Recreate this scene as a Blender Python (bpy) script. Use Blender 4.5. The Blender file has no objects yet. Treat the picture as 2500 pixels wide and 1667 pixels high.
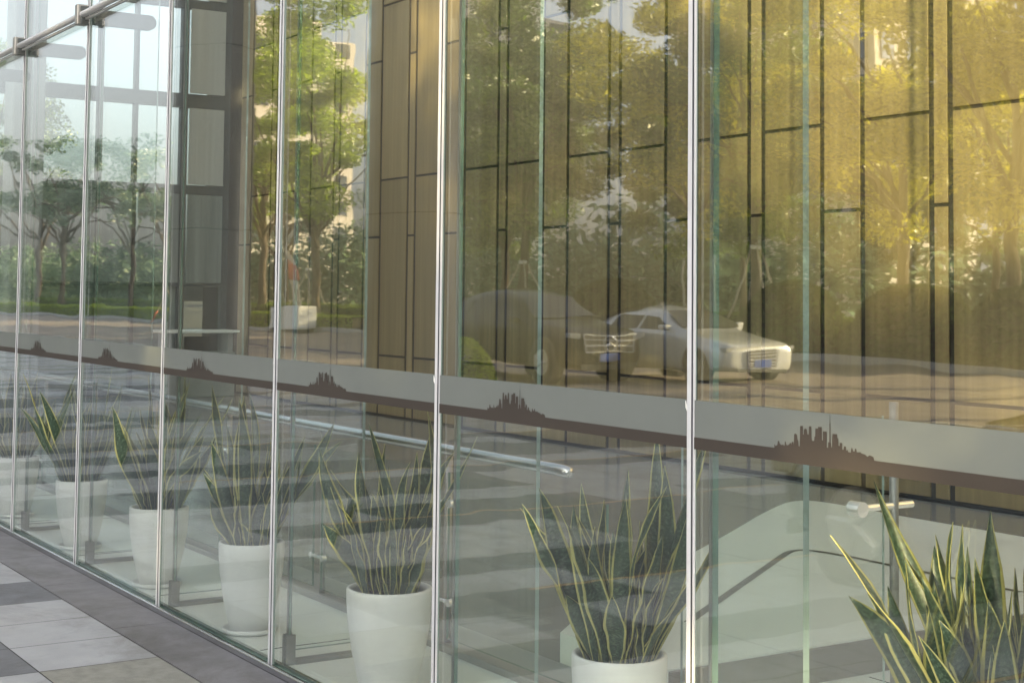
import bpy, math, random
from mathutils import Vector, Matrix
R = math.radians
C = bpy.context.scene.collection
D = 2.7                     # the photographer stands this far from the glass
P = 1.401                   # pane width
MX = [-1.844 - P*i for i in range(-1, 9)]   # mullion lines
HT = 9.0

# ------------------------------------------------------------------ materials
def nt(name):
    m = bpy.data.materials.new(name); m.use_nodes = True
    t = m.node_tree; b = t.nodes['Principled BSDF']
    return m, t, b
def N(t, typ, **kw):
    n = t.nodes.new(typ)
    for k, v in kw.items():
        if k.startswith('i_'): n.inputs[k[2:].replace('_', ' ')].default_value = v
        else: setattr(n, k, v)
    return n
def ramp(t, stops):
    r = t.nodes.new('ShaderNodeValToRGB'); e = r.color_ramp.elements
    while len(e) > 1: e.remove(e[-1])
    e[0].position = stops[0][0]; e[0].color = stops[0][1]
    for p, c in stops[1:]:
        x = e.new(p); x.color = c
    return r
def rgba(c, k=1.0): return (c[0]*k, c[1]*k, c[2]*k, 1)
def mat(name, col, rough=.5, metal=0., var=.12, scale=8., bump=0., bscale=60., stretch=None, spec=.5, coat=0., dirt=0.):
    m, t, b = nt(name)
    tc = N(t, 'ShaderNodeTexCoord'); mp = N(t, 'ShaderNodeMapping')
    if stretch: mp.inputs['Scale'].default_value = stretch
    t.links.new(tc.outputs['Object'], mp.inputs[0])
    n = N(t, 'ShaderNodeTexNoise', i_Scale=scale, i_Detail=6., i_Roughness=.6)
    t.links.new(mp.outputs[0], n.inputs['Vector'])
    r = ramp(t, [(.25, rgba(col, 1-var)), (.75, rgba(col, 1+var))])
    t.links.new(n.outputs['Fac'], r.inputs[0]); cout = r.outputs[0]
    if dirt:
        nd = N(t, 'ShaderNodeTexNoise', i_Scale=1.7, i_Detail=9., i_Roughness=.72, i_Distortion=.6); t.links.new(tc.outputs['Object'], nd.inputs['Vector'])
        rd = ramp(t, [(.46, (0, 0, 0, 1)), (.66, (dirt, dirt, dirt, 1))]); t.links.new(nd.outputs['Fac'], rd.inputs[0])
        mxd = N(t, 'ShaderNodeMix', data_type='RGBA'); t.links.new(rd.outputs[0], mxd.inputs['Factor']); t.links.new(cout, mxd.inputs['A']); mxd.inputs['B'].default_value = rgba((col[0]*.95, col[1]*.9, col[2]*.8), .45)
        cout = mxd.outputs['Result']
    t.links.new(cout, b.inputs['Base Color'])
    b.inputs['Roughness'].default_value = rough; b.inputs['Metallic'].default_value = metal
    b.inputs['Specular IOR Level'].default_value = spec; b.inputs['Coat Weight'].default_value = coat
    if bump:
        n2 = N(t, 'ShaderNodeTexNoise', i_Scale=bscale, i_Detail=4.)
        t.links.new(mp.outputs[0], n2.inputs['Vector'])
        bp = N(t, 'ShaderNodeBump', i_Strength=bump, i_Distance=.01)
        t.links.new(n2.outputs['Fac'], bp.inputs['Height']); t.links.new(bp.outputs[0], b.inputs['Normal'])
    return m
def glassmat(name, tint, r0, wave=0., gloss=(1, 1, 1), frost=0.):
    m, t, b = nt(name); t.nodes.remove(b); out = t.nodes['Material Output']
    g = N(t, 'ShaderNodeNewGeometry')
    dot = N(t, 'ShaderNodeVectorMath', operation='DOT_PRODUCT')
    t.links.new(g.outputs['Incoming'], dot.inputs[0]); t.links.new(g.outputs['Normal'], dot.inputs[1])
    a = N(t, 'ShaderNodeMath', operation='ABSOLUTE'); t.links.new(dot.outputs['Value'], a.inputs[0])
    s = N(t, 'ShaderNodeMath', operation='SUBTRACT'); s.inputs[0].default_value = 1; t.links.new(a.outputs[0], s.inputs[1])
    p = N(t, 'ShaderNodeMath', operation='POWER'); t.links.new(s.outputs[0], p.inputs[0]); p.inputs[1].default_value = 5
    ma = N(t, 'ShaderNodeMath', operation='MULTIPLY_ADD'); t.links.new(p.outputs[0], ma.inputs[0])
    ma.inputs[1].default_value = 1-r0; ma.inputs[2].default_value = r0
    tr = N(t, 'ShaderNodeBsdfTransparent'); tr.inputs[0].default_value = (*tint, 1)
    gl = N(t, 'ShaderNodeBsdfGlossy'); gl.inputs['Color'].default_value = (*gloss, 1); gl.inputs['Roughness'].default_value = frost
    if wave:
        tc = N(t, 'ShaderNodeTexCoord'); mp = N(t, 'ShaderNodeMapping'); mp.inputs['Scale'].default_value = (1.5, 1., 5.)
        t.links.new(tc.outputs['Object'], mp.inputs[0])
        n = N(t, 'ShaderNodeTexNoise', i_Scale=1.3, i_Detail=1.5, i_Roughness=.4); t.links.new(mp.outputs[0], n.inputs['Vector'])
        bp = N(t, 'ShaderNodeBump', i_Strength=1., i_Distance=wave)
        t.links.new(n.outputs['Fac'], bp.inputs['Height']); t.links.new(bp.outputs[0], gl.inputs['Normal'])
    mx = N(t, 'ShaderNodeMixShader')
    t.links.new(ma.outputs[0], mx.inputs[0]); t.links.new(tr.outputs[0], mx.inputs[1]); t.links.new(gl.outputs[0], mx.inputs[2])
    t.links.new(mx.outputs[0], out.inputs[0])
    return m
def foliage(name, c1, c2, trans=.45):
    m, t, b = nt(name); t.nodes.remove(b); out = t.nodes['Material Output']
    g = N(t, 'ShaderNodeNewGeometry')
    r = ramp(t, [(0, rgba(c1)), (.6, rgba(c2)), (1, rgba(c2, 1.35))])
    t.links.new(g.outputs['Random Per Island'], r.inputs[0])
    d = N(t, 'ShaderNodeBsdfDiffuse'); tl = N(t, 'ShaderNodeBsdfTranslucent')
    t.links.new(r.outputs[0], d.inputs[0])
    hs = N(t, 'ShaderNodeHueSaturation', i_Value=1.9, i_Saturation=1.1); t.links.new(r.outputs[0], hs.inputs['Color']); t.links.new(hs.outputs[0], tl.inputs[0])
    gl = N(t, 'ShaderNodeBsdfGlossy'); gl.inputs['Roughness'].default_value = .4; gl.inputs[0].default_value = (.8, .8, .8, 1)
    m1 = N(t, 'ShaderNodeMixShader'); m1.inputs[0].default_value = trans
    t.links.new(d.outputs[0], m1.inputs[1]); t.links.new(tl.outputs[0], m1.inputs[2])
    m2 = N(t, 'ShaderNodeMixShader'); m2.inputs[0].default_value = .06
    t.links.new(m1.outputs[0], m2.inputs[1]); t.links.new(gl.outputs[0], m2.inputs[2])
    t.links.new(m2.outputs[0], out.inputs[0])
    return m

M = {}
M['glass'] = glassmat('facade glass', (.965, .985, .975), .175, wave=.0005, frost=.014)
M['inglass'] = glassmat('interior glass', (.955, .985, .975), .04)
M['edge'] = mat('green glass edge', (.14, .23, .19), .15, 0, .15, 6, spec=.8)
M['edgepale'] = mat('pale glass edge', (.30, .38, .36), .12, 0, .15, 6, spec=.8)
M['white_alu'] = mat('white powder coated aluminium', (.54, .545, .57), .35, 0, .03, 20)
M['gasket'] = mat('black gasket', (.03, .032, .04), .6, 0, .1)
M['steel'] = mat('brushed stainless steel', (.62, .62, .63), .22, 1., .06, 30, stretch=(1, 20, 20))
M['satin'] = mat('satin pale metal', (.55, .55, .56), .35, .45, .06, 30, stretch=(1, 20, 20))
M['dull_steel'] = mat('dull steel', (.42, .40, .37), .38, 1., .12, 20)
M['dark_steel'] = mat('dark steel', (.10, .11, .11), .4, .6, .1, 20)
M['shoe'] = mat('grey metal shoe', (.27, .28, .27), .45, .5, .1, 20)
M['film'] = mat('frosted grey film', (.145, .160, .153), .55, 0, .05, 3, spec=.3)
M['print'] = mat('brown film print', (.048, .040, .035), .6, 0, .05, 4, spec=.3)
M['chip'] = mat('peeled film edge', (.8, .8, .78), .5)
M['pot'] = mat('white glazed ceramic', (.72, .75, .75), .28, 0, .05, 3, spec=.5, dirt=.22)
M['soil'] = mat('dark potting soil', (.035, .03, .026), .95, 0, .4, 60, .6, 120)
M['joint'] = mat('dark joint', (.012, .010, .009), .8)
M['steelframe'] = mat('grey painted steel frame', (.075, .085, .085), .5, .2, .1)
M['greycol'] = mat('grey clad column', (.28, .30, .30), .5, 0, .1, 2)
M['granite'] = mat('grey granite border', (.15, .148, .158), .62, 0, .25, 5, .3, 160, dirt=.7)
M['tile_light'] = mat('light grey paver', (.30, .31, .33), .65, 0, .1, 4, .25, 160, dirt=.6)
M['tile_mid'] = mat('mid grey paver', (.21, .215, .23), .65, 0, .13, 5, .25, 160, dirt=.6)
M['tile_dark'] = mat('dark blue grey paver', (.07, .075, .085), .62, 0, .2, 6, .25, 160)
M['tile_slate'] = mat('slate grey paver', (.125, .13, .145), .62, 0, .22, 6, .25, 160, dirt=.7)
M['tile_tan'] = mat('tan grey paver', (.20, .20, .18), .68, 0, .25, 14, .3, 200)
M['tile_ochre'] = mat('ochre strip paver', (.42, .29, .17), .7, 0, .15, 10)
M['grout'] = mat('dark grout', (.05, .05, .05), .9)
M['road'] = mat('pinkish brick road', (.20, .165, .15), .8, 0, .22, .6, .3, 40, stretch=(.4, 3, 1))
M['kerb'] = mat('kerb stone', (.36, .35, .34), .7)
M['soilbed'] = mat('planting bed soil', (.05, .042, .03), .95, 0, .3, 3)
M['floor_light'] = mat('pale polished stone floor', (.68, .72, .68), .28, 0, .05, 1.2, spec=.5)
M['floor_dark'] = mat('grey polished lobby floor', (.20, .205, .20), .16, 0, .1, 1.5, spec=.6)
M['kerb_in'] = mat('lobby stone kerb', (.24, .245, .235), .4, 0, .08, 3)
M['riser'] = mat('brown stone riser', (.17, .155, .135), .4, 0, .1, 5)
M['inlay'] = mat('dark inlay', (.045, .055, .055), .3)
M['concrete'] = mat('dark stone column cladding', (.12, .115, .105), .35, 0, .1, 2, .1, 40, stretch=(1, 1, .3))
M['plaster'] = mat('white ceiling', (.7, .7, .68), .8)
M['bark'] = mat('rough bark', (.10, .075, .055), .95, 0, .35, 6, .8, 25, stretch=(3, 3, .6))
M['bamboo'] = mat('pale support pole', (.50, .44, .33), .6, 0, .2, 8)
M['orange'] = mat('orange painted pole end', (.62, .13, .05), .55)
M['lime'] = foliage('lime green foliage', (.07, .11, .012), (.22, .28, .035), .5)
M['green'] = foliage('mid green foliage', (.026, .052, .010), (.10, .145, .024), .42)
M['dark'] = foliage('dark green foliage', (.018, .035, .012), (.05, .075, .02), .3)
M['gold'] = foliage('flare tinted green foliage', (.13, .13, .015), (.34, .32, .04), .5)  # flare over the upper-right trees is put into this leaf colour
M['hazegreen'] = foliage('haze tinted green foliage', (.05, .08, .05), (.12, .17, .11), .4)
M['tower'] = mat('pale tower cladding', (.62, .55, .47), .6, 0, .05, .1)
M['tower2'] = mat('grey tower cladding', (.42, .42, .45), .6, 0, .05, .1)
M['towerglass'] = mat('tower window glass', (.16, .18, .21), .15, .4, .1, .2)
M['silver'] = mat('silver car paint', (.60, .61, .62), .3, .25, .03, 2, coat=1.)
M['black'] = mat('black car paint', (.010, .010, .012), .25, .0, .1, 2, spec=.3, coat=.08)
M['blue'] = mat('grey blue car paint', (.07, .10, .15), .15, .3, .1, 2, coat=1.)
M['carglass'] = mat('car window glass', (.012, .014, .015), .12, 0, .1, 2, spec=.35)
M['rubber'] = mat('tyre rubber', (.02, .02, .02), .85)
M['chrome'] = mat('chrome trim', (.85, .85, .86), .12, .55, .02)
M['lamp'] = mat('headlight lens', (.42, .43, .45), .08, .3, .05)
M['plate'] = mat('blue number plate', (.04, .09, .35), .4)
M['whitebox'] = mat('white planter box', (.78, .77, .73), .5, 0, .06, 4)
M['desk'] = mat('grey desk', (.22, .24, .23), .4)
M['bronze'] = None
def bronze():
    m, t, b = nt('bronze wall panel')
    tc = N(t, 'ShaderNodeTexCoord'); mp = N(t, 'ShaderNodeMapping'); mp.inputs['Scale'].default_value = (14, 1, .5)
    t.links.new(tc.outputs['Object'], mp.inputs[0])
    n = N(t, 'ShaderNodeTexNoise', i_Scale=1., i_Detail=5.); t.links.new(mp.outputs[0], n.inputs['Vector'])
    r = ramp(t, [(.3, (.165, .130, .068, 1)), (.7, (.235, .188, .098, 1))]); t.links.new(n.outputs['Fac'], r.inputs[0])
    oi = N(t, 'ShaderNodeObjectInfo'); mr = N(t, 'ShaderNodeMapRange'); mr.inputs[3].default_value = .85; mr.inputs[4].default_value = 1.15
    t.links.new(oi.outputs['Random'], mr.inputs[0])
    hs = N(t, 'ShaderNodeHueSaturation'); t.links.new(r.outputs[0], hs.inputs['Color']); t.links.new(mr.outputs[0], hs.inputs['Value'])
    t.links.new(hs.outputs[0], b.inputs['Base Color'])
    b.inputs['Metallic'].default_value = .35; b.inputs['Roughness'].default_value = .42
    n3 = N(t, 'ShaderNodeTexNoise', i_Scale=.9, i_Detail=2.); t.links.new(tc.outputs['Object'], n3.inputs['Vector'])
    bp = N(t, 'ShaderNodeBump', i_Strength=.6, i_Distance=.02); t.links.new(n3.outputs['Fac'], bp.inputs['Height']); t.links.new(bp.outputs[0], b.inputs['Normal'])
    return m
M['bronze'] = bronze()
def leafmat():
    m, t, b = nt('banded leaf with yellow margin')
    uv = N(t, 'ShaderNodeUVMap'); sx = N(t, 'ShaderNodeSeparateXYZ'); t.links.new(uv.outputs[0], sx.inputs[0])
    nz0 = N(t, 'ShaderNodeTexNoise', i_Scale=9., i_Detail=2.); t.links.new(uv.outputs[0], nz0.inputs['Vector'])
    s = N(t, 'ShaderNodeMath', operation='SUBTRACT'); t.links.new(sx.outputs[0], s.inputs[0]); s.inputs[1].default_value = .5
    a = N(t, 'ShaderNodeMath', operation='ABSOLUTE'); t.links.new(s.outputs[0], a.inputs[0])
    ad = N(t, 'ShaderNodeMath', operation='MULTIPLY_ADD'); t.links.new(nz0.outputs['Fac'], ad.inputs[0]); ad.inputs[1].default_value = .05; t.links.new(a.outputs[0], ad.inputs[2])
    edge = N(t, 'ShaderNodeMapRange'); edge.inputs[1].default_value = .405; edge.inputs[2].default_value = .43
    t.links.new(ad.outputs[0], edge.inputs[0])
    mp = N(t, 'ShaderNodeMapping'); mp.inputs['Scale'].default_value = (5, 60, 1); t.links.new(uv.outputs[0], mp.inputs[0])
    nz = N(t, 'ShaderNodeTexNoise', i_Scale=1., i_Detail=3., i_Distortion=.5); t.links.new(mp.outputs[0], nz.inputs['Vector'])
    band = ramp(t, [(.38, (.018, .036, .022, 1)), (.54, (.038, .07, .042, 1)), (.72, (.12, .17, .115, 1))]); t.links.new(nz.outputs['Fac'], band.inputs[0])
    mx = N(t, 'ShaderNodeMix', data_type='RGBA'); t.links.new(edge.outputs[0], mx.inputs['Factor'])
    t.links.new(band.outputs[0], mx.inputs['A']); mx.inputs['B'].default_value = (.37, .36, .13, 1)
    t.links.new(mx.outputs['Result'], b.inputs['Base Color']); b.inputs['Roughness'].default_value = .38
    return m
M['leaf'] = leafmat()

# ------------------------------------------------------------------ mesh helpers
class MB:
    def __init__(s): s.v = []; s.f = []; s.mi = []; s.uv = {}
    def add(s, vs, fs, mi=0):
        o = len(s.v); s.v += [tuple(v) for v in vs]; s.f += [tuple(i+o for i in f) for f in fs]; s.mi += [mi]*len(fs); return s
    def box(s, x0, x1, y0, y1, z0, z1, mi=0):
        vs = [(x, y, z) for z in (z0, z1) for y in (y0, y1) for x in (x0, x1)]
        return s.add(vs, [(0, 2, 3, 1), (4, 5, 7, 6), (0, 1, 5, 4), (2, 6, 7, 3), (0, 4, 6, 2), (1, 3, 7, 5)], mi)
    def tube(s, pts, rad, n=10, cap=True, mi=0):
        pts = [Vector(p) for p in pts]; rs = rad if isinstance(rad, (list, tuple)) else [rad]*len(pts)
        rings = []; up = None
        for i, p in enumerate(pts):
            d = (pts[min(i+1, len(pts)-1)] - pts[max(i-1, 0)]).normalized()
            if up is None: up = d.orthogonal().normalized()
            up = (up - d*up.dot(d)).normalized(); w = d.cross(up)
            rings.append([p + (up*math.cos(2*math.pi*k/n) + w*math.sin(2*math.pi*k/n))*rs[i] for k in range(n)])
        vs = [v for r in rings for v in r]; fs = []
        for i in range(len(pts)-1):
            for k in range(n):
                a = i*n+k; b = i*n+(k+1) % n; fs.append((a, b, b+n, a+n))
        if cap: fs.append(tuple(range(n))[::-1]); fs.append(tuple(range(len(vs)-n, len(vs))))
        return s.add(vs, fs, mi)
    def lathe(s, prof, n=40, c=(0, 0, 0), mi=0):
        vs = []; fs = []
        for r, z in prof:
            for k in range(n):
                a = 2*math.pi*k/n; vs.append((c[0]+r*math.cos(a), c[1]+r*math.sin(a), c[2]+z))
        for i in range(len(prof)-1):
            for k in range(n):
                a = i*n+k; b = i*n+(k+1) % n; fs.append((a, b, b+n, a+n))
        return s.add(vs, fs, mi)
    def prism(s, pts, axis, a0, a1, mi=0):      # polygon pts in the two other axes, extruded along axis
        def mk(p, a):
            return (a, p[0], p[1]) if axis == 0 else (p[0], a, p[1]) if axis == 1 else (p[0], p[1], a)
        n = len(pts); vs = [mk(p, a0) for p in pts] + [mk(p, a1) for p in pts]
        fs = [(i, (i+1) % n, (i+1) % n+n, i+n) for i in range(n)] + [tuple(range(n))[::-1], tuple(range(n, 2*n))]
        return s.add(vs, fs, mi)
    def build(s, name, mats, parent=None, smooth=False, bevel=0., sub=0):
        me = bpy.data.meshes.new(name); me.from_pydata(s.v, [], s.f)
        if not isinstance(mats, (list, tuple)): mats = [mats]
        for m in mats: me.materials.append(m)
        if len(mats) > 1: me.polygons.foreach_set('material_index', s.mi)
        if smooth: me.polygons.foreach_set('use_smooth', [True]*len(me.polygons))
        me.update()
        o = bpy.data.objects.new(name, me); C.objects.link(o)
        if parent: o.parent = parent
        if bevel:
            b = o.modifiers.new('bevel', 'BEVEL'); b.width = bevel; b.segments = 2; b.limit_method = 'ANGLE'
        if sub:
            b = o.modifiers.new('subd', 'SUBSURF'); b.levels = sub; b.render_levels = sub
        return o
def thing(name, label, cat, loc=(0, 0, 0), rz=0, group=None):
    o = bpy.data.objects.new(name, None); C.objects.link(o); o.location = loc; o.rotation_euler = (0, 0, rz)
    o.empty_display_size = .1
    tag(o, label, cat, group); return o
def tag(o, label, cat, group=None):
    o['label'] = label; o['category'] = cat
    if group: o['group'] = group
    return o
def struct(o): o['kind'] = 'structure'; return o
def dup(o, loc, rz=0., sc=1., label=None):
    def cp(a, par):
        c = a.copy(); C.objects.link(c)
        if par: c.parent = par
        for ch in a.children: cp(ch, c)
        return c
    n = cp(o, None); n.location = loc; n.rotation_euler = (0, 0, rz); n.scale = (sc,)*3 if not isinstance(sc, tuple) else sc
    if label: n['label'] = label
    return n
ORD = ['leftmost', 'second from the left', 'third from the left', 'fourth from the left', 'fifth from the left', 'sixth from the left', 'seventh from the left', 'eighth from the left', 'ninth from the left', 'tenth from the left']

# ------------------------------------------------------------------ ground
rnd = random.Random(5)
g = MB(); g.box(-260, 60, -260, 120, -.4, -.02); struct(g.build('ground', M['soilbed']))
# paving: individual pavers in rows running away from the glass
pv = MB(); x = 5.0; xs = []
xe = [-8.47, -7.905, -7.42, -6.94, -6.46]
edges = []
x = -6.46
while x < 6: edges.append(x); x += rnd.choice([.48, .48, .6])
edges.append(x)
left = [-6.94, -7.42, -7.905, -8.47]; x = -8.47
while x > -70: x -= rnd.choice([.48, .57, .6]); left.append(x)
edges = left[::-1] + edges
rows = [-.352 - .52*i for i in range(0, 24)]
special = {(-8.47, 0): 5, (-7.905, 0): 0, (-7.42, 0): 0, (-6.94, 0): 0, (-6.46, 0): 3, (-7.42, 1): 5, (-6.94, 1): 5, (-6.46, 1): 0, (-7.905, 1): 5, (-6.46, 2): 5}
gp = .003
for i in range(len(edges)-1):
    a, b = edges[i], edges[i+1]; j = 0
    strip = (i % 5 == 2)
    while j < 23:
        run = rnd.choice([2, 4, 6, 8]); col = rnd.choices([0, 1, 2, 3], [.52, .06, .36, .06])[0]
        for k in range(run):
            if j >= 23: break
            c = special.get((round(a, 3), j), col)
            aa = a
            if strip and j > 2: pv.add([(a+gp, rows[j+1]+gp, 0), (a+.05, rows[j+1]+gp, 0), (a+.05, rows[j]-gp, 0), (a+gp, rows[j]-gp, 0)], [(0, 1, 2, 3)], 4); aa = a+.053
            pv.add([(aa+gp, rows[j+1]+gp, 0), (b-gp, rows[j+1]+gp, 0), (b-gp, rows[j]-gp, 0), (aa+gp, rows[j]-gp, 0)], [(0, 1, 2, 3)], c); j += 1
struct(pv.build('pavement', [M['tile_light'], M['tile_mid'], M['tile_dark'], M['tile_tan'], M['tile_ochre'], M['tile_slate']]))
g = MB(); g.box(-70, 6.5, -12.33, -.012, -.018, -.004); struct(g.build('pavement_joints', M['grout']))
bd = MB(); x = 6
while x > -60:
    w = rnd.choice([1.2, 1.35, .95]); bd.box(x-w+.0025, x-.0025, -.348, -.052, -.003, .001); x -= w
struct(bd.build('border_paving', M['granite']))
g = MB(); g.box(-140, 12, -24.6, -12.52, -.019, -.008)
struct(g.build('road', M['road']))
g = MB(); g.box(-140, 12, -12.52, -12.35, -.015, .012); g.box(-140, 12, -24.8, -24.6, -.015, .13); struct(g.build('road_kerb', M['kerb'], bevel=.01))

# ------------------------------------------------------------------ lobby floor
g = MB(); g.box(-26, 6, .03, .77, -.018, 0.)
g.box(-4.66, 6, .772, 6.5, -.018, 0.)
struct(g.build('floor', M['floor_light']))
g = MB(); x = MX[0]
for i, x in enumerate(MX + [MX[-1]-P*k for k in (1, 2, 3, 4, 5)]): g.box(x-.30, x-.294, .08, .768, .0, .0018)
for yy in (2.1, 3.6, 5.1): g.box(-4.6, 6, yy, yy+.006, .0, .0018)
struct(g.build('floor_joints', M['joint']))
g = MB(); g.box(-23.1, -4.95, 1.05, 6.66, -.018, -.004); struct(g.build('inner_floor', M['floor_dark']))
g = MB(); g.box(-23.1, -4.95, .772, 1.048, -.018, .03); struct(g.build('floor_kerb', M['kerb_in'], bevel=.006))
# low rounded platform
def arc(cx, cy, r, a0, a1, n=10): return [(cx+r*math.cos(R(a0+(a1-a0)*i/n)), cy+r*math.sin(R(a0+(a1-a0)*i/n))) for i in range(n+1)]
plat = thing('lobby_platform', 'low pale rounded stone platform with a dark inlaid line, right of the rail', 'platform')
out = [(-4.66, .98), (-5.42, .98), (-7.45, 4.02)] + [(-7.85, 4.62), (-7.95, 4.86), (-7.8, 4.99), (-7.5, 5.02)] + [(3, 5.02), (3, 4.8), (-4.66, 4.8)]
out = [(-4.66, 1.5), (-5.77, 1.5), (-7.1, 3.5), (-7.72, 4.42), (-7.93, 4.78), (-7.93, 4.93), (-7.8, 5.0), (-7.5, 5.03), (-4.66, 5.03)]
def chaikin(p, n=3, closed=True):
    for _ in range(n):
        q = []
        for a, b in zip(p, p[1:] + (p[:1] if closed else [])): q += [(a[0]*.75+b[0]*.25, a[1]*.75+b[1]*.25), (a[0]*.25+b[0]*.75, a[1]*.25+b[1]*.75)]
        p = q
    return p
out = [(-4.66, 1.06), (-5.4, 1.06)] + chaikin([(-5.45, 1.06), (-5.95, 1.75), (-7.0, 3.35), (-7.75, 4.4), (-8.15, 5.1), (-7.3, 5.04), (-6.6, 5.03)], 3, False) + [(-4.66, 5.03)]
MB().prism(out, 2, 0.0, .15).build('slab', M['floor_light'], plat)
rr = MB(); rr.box(-4.658, -4.64, 1.06, 5.03, .001, .142); rr.build('riser', M['riser'], plat)
pth = [(-5.17, 1.52), (-5.45, 1.92), (-6.3, 3.17), (-6.43, 3.36), (-6.46, 3.46), (-6.38, 3.53), (-6.2, 3.56), (-5.5, 3.56), (-4.68, 3.56)]
pth = chaikin(pth, 2, False)
il = MB()
for a, b in zip(pth[:-1], pth[1:]):
    a, b = Vector(a), Vector(b); d = (b-a).normalized(); n_ = Vector((-d.y, d.x))*.022; b = b+d*.01
    il.add([(a.x-n_.x, a.y-n_.y, .152), (b.x-n_.x, b.y-n_.y, .152), (b.x+n_.x, b.y+n_.y, .152), (a.x+n_.x, a.y+n_.y, .152)], [(0, 1, 2, 3)])
il.build('inlay_line', M['inlay'], plat)

# ------------------------------------------------------------------ facade
fac = thing('glass_facade', 'tall frameless glass facade with a grey printed band across every pane', 'glass facade')
def sub(name, loc=(0, 0, 0), rz=0, par=None):
    o = bpy.data.objects.new(name, None); C.objects.link(o); o.parent = par or fac; o.location = loc; o.rotation_euler = (0, 0, rz); o.empty_display_size = .1; return o
sill = sub('sill_channel', (0, -.03, 0))
g = MB(); g.box(-30, 6, -.02, -.004, .0, .028); g.build('outer_lip', M['steel'], sill, bevel=.003)
g = MB(); g.box(-30, 6, -.003, .012, .0, .018); g.build('channel_bed', M['dark_steel'], sill)
g = MB(); g.box(-30, 6, .045, .062, .001, .022); g.build('inner_lip', M['steel'], sill)

sky_raw = [(175,733),(182,733),(184,745),(205,738),(210,708),(224,708),(228,725),(240,738),(252,740),(265,737),(270,745),(278,745),(280,715),(290,715),(292,735),(303,745),(320,740),(332,728),(342,728),(345,745),(350,720),(364,722),(368,745),(372,665),(385,658),(400,670),(405,705),(412,715),(416,755),(426,757),(430,605),(456,605),(458,670),(466,668),(468,635),(480,625),(495,633),(500,670),(513,672),(515,612),(537,612),(539,695),(545,720),(565,722),(568,690),(575,690),(576,630),(600,632),(602,620),(637,622),(639,720),(648,722),(648,655),(683,658),(684,775),(695,778),(697,738),(708,738),(709,600),(711,600),(712,530),(714,530),(715,600),(717,600),(718,740),(722,745),(725,775),(732,775),(733,710),(737,678),(780,682),(782,710),(790,715),(792,765),(803,770),(805,745),(825,748),(826,795),(838,798),(842,772),(860,775),(862,805),(875,800),(880,815),(903,820),(908,787),(918,790),(925,812),(938,812),(940,793),(953,795),(957,820),(990,820),(1000,830),(1030,838),(1050,855),(1070,845),(1085,850),(1105,860),(1110,884)]
def sxz(p):
    h = (734 + p[0]*.1355) - p[1]
    return ((p[0]-640)/935*.345, max(h, 0)*.000335)
for i in range(len(MX)-1):
    xr, xl = MX[i], MX[i+1]; k = len(MX)-2-i
    cx = (xl+xr)/2
    pane_rz = R(rnd.uniform(-.22, .22))
    g = MB(); hw = P/2-.006; g.box(-hw, hw, 0, .012, .012, HT)
    me = g
    o = g.build('glass_pane', [M['glass'], M['edge']], fac); o.location = (cx, 0, 0); o.rotation_euler = (0, 0, pane_rz); th = o
    for pol in o.data.polygons: pol.material_index = 0 if abs(pol.normal.y) > .5 else 1
    fl = MB(); hf = P/2-.013; fl.box(-hf, hf, -.0025, -.0005, 1.182, 1.316); f = fl.build('film_band', M['film'], th)
    b = MB(); b.box(-hf, hf, -.0040, -.0029, 1.182, 1.215)
    mid = .362*P - P/2 + .0
    pts = [sxz(p) for p in sky_raw]
    # one quad column per profile segment
    for a, c in zip(pts[:-1], pts[1:]):
        if c[0]-a[0] < 1e-5: continue
        x0, x1 = mid+a[0], mid+c[0]
        b.add([(x0, -.0040, 1.2149), (x1, -.0040, 1.2149), (x1, -.0040, 1.215+c[1]), (x0, -.0040, 1.215+a[1])], [(0, 1, 2, 3)])
    b.build('skyline_print', M['print'], th)
    if k in (2, 4, 5, 6):
        c = MB(); r2 = random.Random(i); px = hf
        pz = 1.316
        c.tube([(px-.012, -.005, pz-.004), (px-.006, -.007, pz-.022), (px-.002, -.005, pz-.036)], [.0012, .0028, .001], 6); c.build('peeling_edge', M['chip'], th)
for i, x in enumerate(MX):
    k = len(MX)-1-i
    th = sub('joint_mullion', (x, 0, 0))
    g = MB(); g.box(-.010, .007, -.012, -.0045, .0, HT); g.build('cover_strip', M['white_alu'], th, bevel=.002)
    g = MB(); g.box(.0072, .0105, -.010, -.001, .0, HT); g.build('gasket', M['gasket'], th)
    g = MB(); g.box(.0107, .0155, -.007, -.001, .0, HT); g.build('edge_strip', M['white_alu'], th)
    # glass fin behind
    
    g = MB(); g.box(-.0125, .0125, .085, .43, .06, HT-.05)
    o = g.build('glass_fin', [M['inglass'], M['edge'], M['edgepale']], fac); o.location = (x, 0, 0); fn = o
    for pol in o.data.polygons: pol.material_index = 0 if abs(pol.normal.x) > .5 else (1 if pol.normal.y < -.5 else 2)
    g = MB(); g.box(-.0225, -.0127, .08, .10, .06, HT-.1); g.build('edge_channel', M['shoe'], fn)
    g = MB(); g.box(-.0225, -.0127, .06, .105, .0, .13); g.box(.0127, .0225, .06, .105, .0, .13); g.box(-.027, .027, .1055, .40, .0, .02); g.build('foot_shoe', M['shoe'], fn, bevel=.003)
    # patch plates at the height of the top rail
    pl = MB()
    for sx in (-.021, .021):
        pts = [(.02, 3.19), (.36, 3.19)] + [(.36+.045*math.cos(R(a)), 3.235+.045*math.sin(R(a))) for a in range(-75, 90, 15)] + [(.36, 3.28), (.02, 3.28)]
        pl.prism(pts, 0, sx-.003, sx+.003)
    pl.build('patch_plate', M['dark_steel'], fn, bevel=.001)
rail = thing('top_rail', 'horizontal stainless steel rail fixed high across the outside of the panes', 'rail', (0, -.05, 3.24))
g = MB(); g.tube([(-34, 0, 0), (6, 0, 0)], .019, 14); g.build('rail_tube', M['satin'], rail, smooth=True)
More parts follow.
